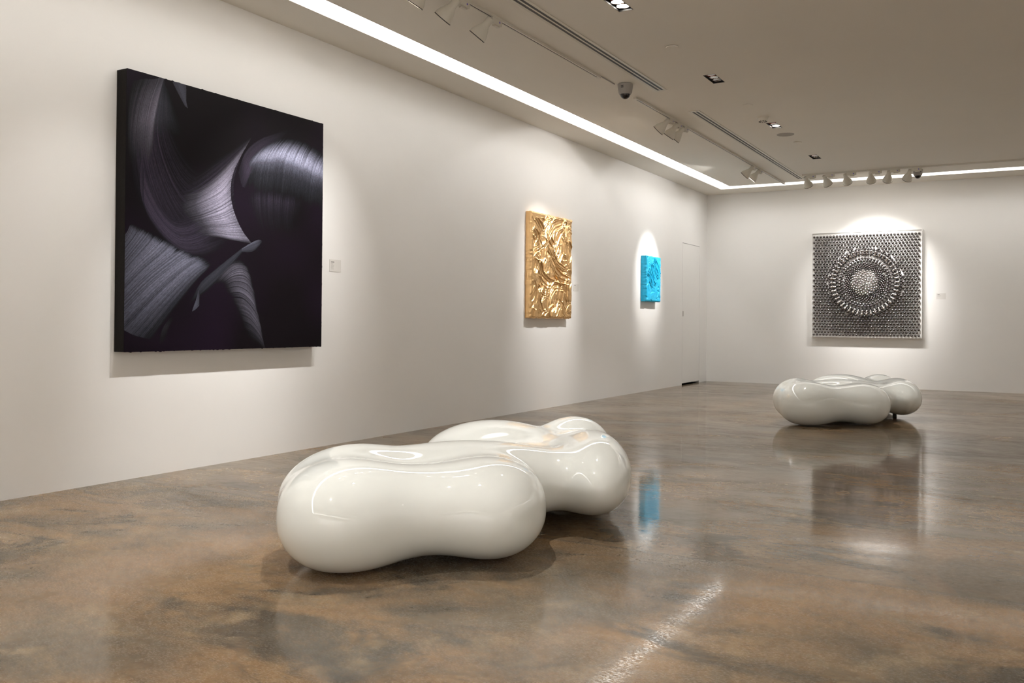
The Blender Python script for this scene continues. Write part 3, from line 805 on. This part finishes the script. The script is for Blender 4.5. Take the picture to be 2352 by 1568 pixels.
# --- impasto relief panels
def impasto(W, Hh, n, strokes, seed, base_noise=.004):
    nu, nv = n
    r = np.random.default_rng(seed)
    X, Y = np.meshgrid(np.linspace(0, W, nu), np.linspace(0, Hh, nv), indexing='ij')
    h = .010 + base_noise * (smooth_noise(nu, nv, 12, 18, r) + .6 * smooth_noise(nu, nv, 36, 60, r))
    for cx, cy_, ang, l, w, kap, A, fr in strokes:
        c, s = math.cos(ang), math.sin(ang)
        p = (X - cx) * c + (Y - cy_) * s; q = -(X - cx) * s + (Y - cy_) * c
        q = q + kap * p ** 2 / max(l, .01)
        q = q + .004 * np.sin(p * 38 + cx * 50)
        wv = w * (1 - .25 * (p / l) ** 2)
        m = np.clip((1 - np.abs(q) / np.maximum(wv, 1e-4)) * 6, 0, 1) * np.clip((1 - np.abs(p) / l) * 5, 0, 1)
        ph = r.random() * 6
        prof = .34 + .20 * np.sin(q * fr * .45 + ph) + .07 * np.sin(q * fr * 1.3 + ph * 2) + .60 * np.exp(-((np.abs(q) - wv * .86) / (w * .13)) ** 2) \
            + .40 * np.exp(-((p - l * .84) / (l * .09)) ** 2)
        prof = prof - .35 * np.exp(-((p + l * .3) / (l * .5)) ** 2)
        fd = np.clip(np.minimum(np.minimum(X, W - X), np.minimum(Y, Hh - Y)) / .03, .25, 1)
        h = h * (1 - m) + (h * .35 + A * .62 * prof * fd) * m
    h += .0016 * smooth_noise(nu, nv, 90, 160, r)
    return h

def relief_panel(name, Y0, Y1, Z0, Z1, D, n, strokes, seed, material, label, side_amp, hs=1.0):
    t = empty(name, (0, (Y0 + Y1) / 2, (Z0 + Z1) / 2))
    W = Y1 - Y0; Hh = Z1 - Z0; nu, nv = n
    h = impasto(W, Hh, n, strokes, seed) * hs
    yy = np.linspace(-W / 2, W / 2, nu); zz = np.linspace(-Hh / 2, Hh / 2, nv)
    Yg, Zg = np.meshgrid(yy, zz, indexing='ij')
    # rounded shoulder at the border
    du = np.minimum(Yg + W / 2, W / 2 - Yg); dv = np.minimum(Zg + Hh / 2, Hh / 2 - Zg)
    sh = np.clip(np.minimum(du, dv) / .022, 0, 1); sh = np.sqrt(1 - (1 - sh) ** 2)
    Xg = D - .026 + .018 * sh + h * (.35 + .65 * sh)
    r = np.random.default_rng(seed + 5)
    # ragged outline
    a = (smooth_noise(nu, 2, nu // 6, 1, r)[:, 0] - .4) * side_amp; b_ = (smooth_noise(nu, 2, nu // 6, 1, r)[:, 0] - .4) * side_amp
    c_ = (smooth_noise(nv, 2, nv // 6, 1, r)[:, 0] - .4) * side_amp; d_ = (smooth_noise(nv, 2, nv // 6, 1, r)[:, 0] - .4) * side_amp
    fade = np.exp(-np.minimum(du, dv) / .012)
    Zg = Zg - a[:, None] * np.exp(-(Zg + Hh / 2) / .012) + b_[:, None] * np.exp(-(Hh / 2 - Zg) / .012)
    Yg = Yg - c_[None] * np.exp(-(Yg + W / 2) / .012) + d_[None] * np.exp(-(W / 2 - Yg) / .012)
    V = np.stack([Xg, Yg, Zg], -1)
    Vs = V.reshape(-1, 3); F = grid_faces(nu, nv)
    # skirt: rings from the border back to the wall, lightly lumpy
    loop = [(i, 0) for i in range(nu)] + [(nu - 1, j) for j in range(1, nv)] + [(i, nv - 1) for i in range(nu - 2, -1, -1)] + [(0, j) for j in range(nv - 2, 0, -1)]
    li = np.array([i * nv + j for i, j in loop]); B = Vs[li]
    nl = len(li); rings = [li]; allV = [Vs]; off = len(Vs)
    cen = np.array([0, 0, 0])
    K = 12
    lump = smooth_noise(nl, K + 1, nl // 14, 5, r)
    lump[-1] = lump[0]
    for k in range(1, K + 1):
        f = k / K
        P = B.copy(); P[:, 0] = B[:, 0] * (1 - f) + .001 * f
        g_ = min(1, f * 3)
        P[:, 1:] = B[:, 1:] * (1 - g_) + np.clip(B[:, 1:], [-W / 2, -Hh / 2], [W / 2, Hh / 2]) * g_
        inn = np.stack([np.zeros(nl), np.sign(P[:, 1]) * (np.abs(np.abs(P[:, 1]) - W / 2) < .03), np.sign(P[:, 2]) * (np.abs(np.abs(P[:, 2]) - Hh / 2) < .03)], -1)
        P = P + inn * ((lump[:, k] - .5) * side_amp * .34 * math.sin(PI * f))[:, None]
        allV.append(P); rings.append(off + np.arange(nl)); off += nl
    Fs = []
    for r0_, r1_ in zip(rings[:-1], rings[1:]):
        Fs.append(np.stack([r0_, r1_, np.roll(r1_, -1), np.roll(r0_, -1)], -1))
    obj_np('paint_relief', np.concatenate(allV), np.concatenate([F] + Fs), material, t)
    bm = bmesh.new(); add_box(bm, 0, D - .045, -W / 2 + .025, W / 2 - .025, -Hh / 2 + .025, Hh / 2 - .025)
    obj_bm('panel', bm, material, t)
    tag(t, label, 'relief painting')
    return t

rs = np.random.default_rng(21)
GW, GH = 1.09, 1.265
gs = []
for k in range(80):
    gs.append((rs.random() * GW, rs.random() * GH, math.radians(rs.normal(70, 45)), rs.uniform(.08, .20), rs.uniform(.025, .06), rs.normal(0, .5), rs.uniform(.022, .040), rs.uniform(120, 260)))
# the main knife strokes (u from the left, v from the bottom)
def gst(u, v, ang, l, w, kap, A, fr): gs.append((u * GW, v * GH, math.radians(ang), l, w, kap, A, fr))
gst(.22, .84, -62, .20, .060, .5, .046, 120); gst(.18, .70, -70, .24, .050, .4, .046, 130); gst(.40, .70, -58, .24, .065, -.5, .05, 130)
gst(.33, .90, 50, .16, .050, .5, .046, 150); gst(.56, .92, 25, .26, .085, .3, .036, 160); gst(.60, .78, 60, .22, .060, .4, .045, 150)
gst(.72, .66, 68, .20, .055, -.4, .046, 170); gst(.85, .72, 92, .30, .060, .2, .042, 170); gst(.75, .86, 100, .16, .045, .5, .044, 180)
gst(.60, .50, -28, .26, .105, -.3, .050, 170); gst(.72, .40, -18, .22, .075, -.2, .050, 180); gst(.30, .37, -30, .24, .085, -.4, .052, 170)
gst(.52, .30, 28, .22, .075, .6, .046, 190); gst(.36, .20, 80, .20, .050, .2, .046, 150); gst(.62, .20, 70, .22, .055, -.2, .046, 150)
gst(.18, .16, 110, .16, .050, .3, .04, 170); gst(.45, .08, 60, .10, .06, .6, .05, 160); gst(.84, .28, 95, .16, .05, .2, .046, 160)
relief_panel('gold_relief_picture', 9.515, 10.605, 1.115, 2.385, .085, (290, 336), gs, 31, M_gold, 'thick gold impasto relief panel on the left wall', .012)
BW, BH = .60, .70
bs_ = []
for k in range(60):
    bs_.append((rs.random() * BW, rs.random() * BH, math.radians(rs.normal(40, 60)), rs.uniform(.02, .05), rs.uniform(.010, .02), rs.normal(0, .6), rs.uniform(.008, .015), rs.uniform(200, 400)))
for k in range(10):
    f = k / 9
    bs_.append((BW * (.22 + .56 * f), BH * (.48 + .34 * f + .03 * math.sin(k * 2)), math.radians(-52 + 8 * math.sin(k)), .20 - .05 * abs(f - .5), .028, .35 * math.sin(k * 1.7), .034, 75))
bs_.append((BW * .4, BH * .26, math.radians(10), .10, .05, .3, .02, 80))
relief_panel('blue_relief_picture', 13.205, 13.815, 1.400, 2.105, .095, (190, 224), bs_, 33, M_blue, 'small turquoise blue impasto relief panel on the left wall, nearest the door', .008, .9)

# --- metal stud panel on the back wall
SX0, SX1, SZ0, SZ1 = 1.902, 3.660, .846, 2.648
sx, sz = (SX0 + SX1) / 2, (SZ0 + SZ1) / 2
SW, SH = SX1 - SX0, SZ1 - SZ0
t = empty('stud_art_panel', (sx, YB, sz))
tag(t, 'square white panel packed with dark shiny metal studs in rings, on the back wall', 'wall sculpture')
bm = bmesh.new()
add_box(bm, -SW / 2, SW / 2, -.082, -.004, -SH / 2, SH / 2)
obj_bm('backboard', bm, M_board, t)
bm = bmesh.new()
for a in ((-SW / 2, -SW / 2 + .012, -SH / 2, SH / 2), (SW / 2 - .012, SW / 2, -SH / 2, SH / 2), (-SW / 2 + .012, SW / 2 - .012, -SH / 2, -SH / 2 + .012), (-SW / 2 + .012, SW / 2 - .012, SH / 2 - .012, SH / 2)):
    add_box(bm, a[0], a[1], -.097, -.082, a[2], a[3])
obj_bm('rim', bm, M_board, t)
CXS, CZS = -.005, .03          # the rosette sits a little off the middle
def prof_h(r):
    return float(np.interp(r, [0, .08, .16, .22, .30, .37, .42, .46, .51, .57, .8, 1.3], [.175, .165, .135, .09, .05, .07, .125, .15, .06, .034, .032, .036]))
def lean(r):
    return float(np.interp(r, [0, .15, .24, .33, .38, .42, .46, .52, .6, .75, 1.0, 1.3], [0, .25, .30, .0, .2, .4, .72, .75, -.1, -.3, -.4, -.4]))
studs = []
GA = PI * (3 - math.sqrt(5)); n = 0
while True:
    r = .0208 * math.sqrt(n)
    if r > .335: break
    a = n * GA
    studs.append((CXS + r * math.cos(a), CZS + r * math.sin(a), prof_h(r), lean(r), a, r)); n += 1
for k, r in enumerate((.362, .388, .415, .475, .515, .560)):
    m_ = 46 if r == .415 else int(2 * PI * r / .0475)
    for i in range(m_):
        a = 2 * PI * (i + .5 * (k % 2)) / m_
        hh, ll = (.185, .95) if r == .415 else (.05, .1) if r in (.475, .515) else (prof_h(r), lean(r))
        studs.append((CXS + r * math.cos(a), CZS + r * math.sin(a), hh, ll, a, r))
st = .0545
row = 0; zz = -SH / 2 + .036
while zz < SH / 2 - .03:
    xx = -SW / 2 + .034 + (st / 2 if row % 2 else 0)
    while xx < SW / 2 - .03:
        rr_ = math.hypot(xx - CXS, zz - CZS)
        if rr_ > .60:
            studs.append((xx, zz, prof_h(rr_), lean(rr_), math.atan2(zz - CZS, xx - CXS), rr_))
        xx += st
    row += 1; zz += st * .866
def add_stud(bm, s, seg=12):
    x, z_, h, ln, a, rr_ = s
    base = Vector((x, -.082, z_)); h *= .8
    d = Vector((math.sin(ln) * math.cos(a), -math.cos(ln), math.sin(ln) * math.sin(a)))
    M = Matrix.Translation(base) @ d.to_track_quat('Z', 'Y').to_matrix().to_4x4()
    R = float(np.interp(rr_, [0, .22, .30, .62, 1.0, 1.25], [.0185, .0195, .0225, .0245, .0220, .0205]))
    pr = [(.011, 0), (.009, max(h - .03, .004)), (.012, max(h - .022, .006))]
    n = 6
    pr += [(R * math.sin(PI * (1 - q / (n + 1)) * .86 + .0), h - R * math.cos(PI * q / (n + 1)) + .0) for q in range(1, n + 1)]
    q_ = .41 < rr_ < .42
    pr = [(.017 if q_ else .010, 0), (.015 if q_ else .009, max(h - R * 1.05, .002))] + [(max(.0012, R * math.sin(PI * q / 8)), h - R * math.cos(PI * q / 8)) for q in range(1, 8)] + [(.001, h + R)]
    add_lathe(bm, pr, seg, M)
# the hundred that show largest: the tall petals of the ring and the crown of the mound
order = sorted(range(len(studs)), key=lambda i: -(studs[i][2] + (.2 if .41 < studs[i][5] < .42 else 0)))
big = set(order[:100])
first = True
for i in order[:100]:
    bm = bmesh.new(); add_stud(bm, studs[i], 14)
    shiny = .41 < studs[i][5] < .42 or studs[i][5] < .19  # ring and mound studs take the copy with light in its colour
    o = obj_bm('stud', bm, M_stud_lit if shiny else M_stud, t, True)
    if shiny: o['label'] = 'stud with caught light in its colour'
bm = bmesh.new()
for i, s in enumerate(studs):
    if i in big: continue
    n0 = len(bm.faces)
    add_stud(bm, s, 10)
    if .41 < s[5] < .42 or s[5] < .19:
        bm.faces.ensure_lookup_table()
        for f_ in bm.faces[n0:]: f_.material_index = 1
o = obj_bm('studs', bm, M_stud, t, True); o['kind'] = 'stuff'
o.data.materials.append(M_stud_lit)
tag(o, 'remaining field of dark metal studs')

# ------------------------------------------------------------------ camera
cam = bpy.data.cameras.new('camera'); co = bpy.data.objects.new('camera', cam); link(co)
f, yaw, pitch, roll = 2099.385, .51744, .00699, .00748
fw = Vector((-math.sin(yaw) * math.cos(pitch), math.cos(yaw) * math.cos(pitch), math.sin(pitch)))
r0 = Vector((math.cos(yaw), math.sin(yaw), 0)); u0 = r0.cross(fw)
rv = r0 * math.cos(roll) + u0 * math.sin(roll); uv = rv.cross(fw)
Mc = Matrix((rv, uv, -fw)).transposed().to_4x4(); Mc.translation = (5.23864, 0, 1.07)
co.matrix_world = Mc
cam.sensor_fit = 'HORIZONTAL'; cam.sensor_width = 36; cam.lens = 36 * f / 2352
cam.shift_y = -60.07 / 2352
cam.clip_start = .05; cam.clip_end = 100
SC.camera = co

w = bpy.data.worlds.new('world'); w.use_nodes = True
w.node_tree.nodes['Background'].inputs[0].default_value = (1, .95, .88, 1)
w.node_tree.nodes['Background'].inputs[1].default_value = 0.0
SC.world = w
SC.view_settings.view_transform = 'Standard'
SC.view_settings.look = 'None'
SC.view_settings.gamma = 1
SC.view_settings.exposure = .45
SC.view_settings.use_curve_mapping = False
try:
    SC.cycles.max_bounces = 10; SC.cycles.diffuse_bounces = 7; SC.cycles.glossy_bounces = 6
    SC.cycles.use_denoising = True
    SC.cycles.sample_clamp_indirect = 6
except Exception:
    pass
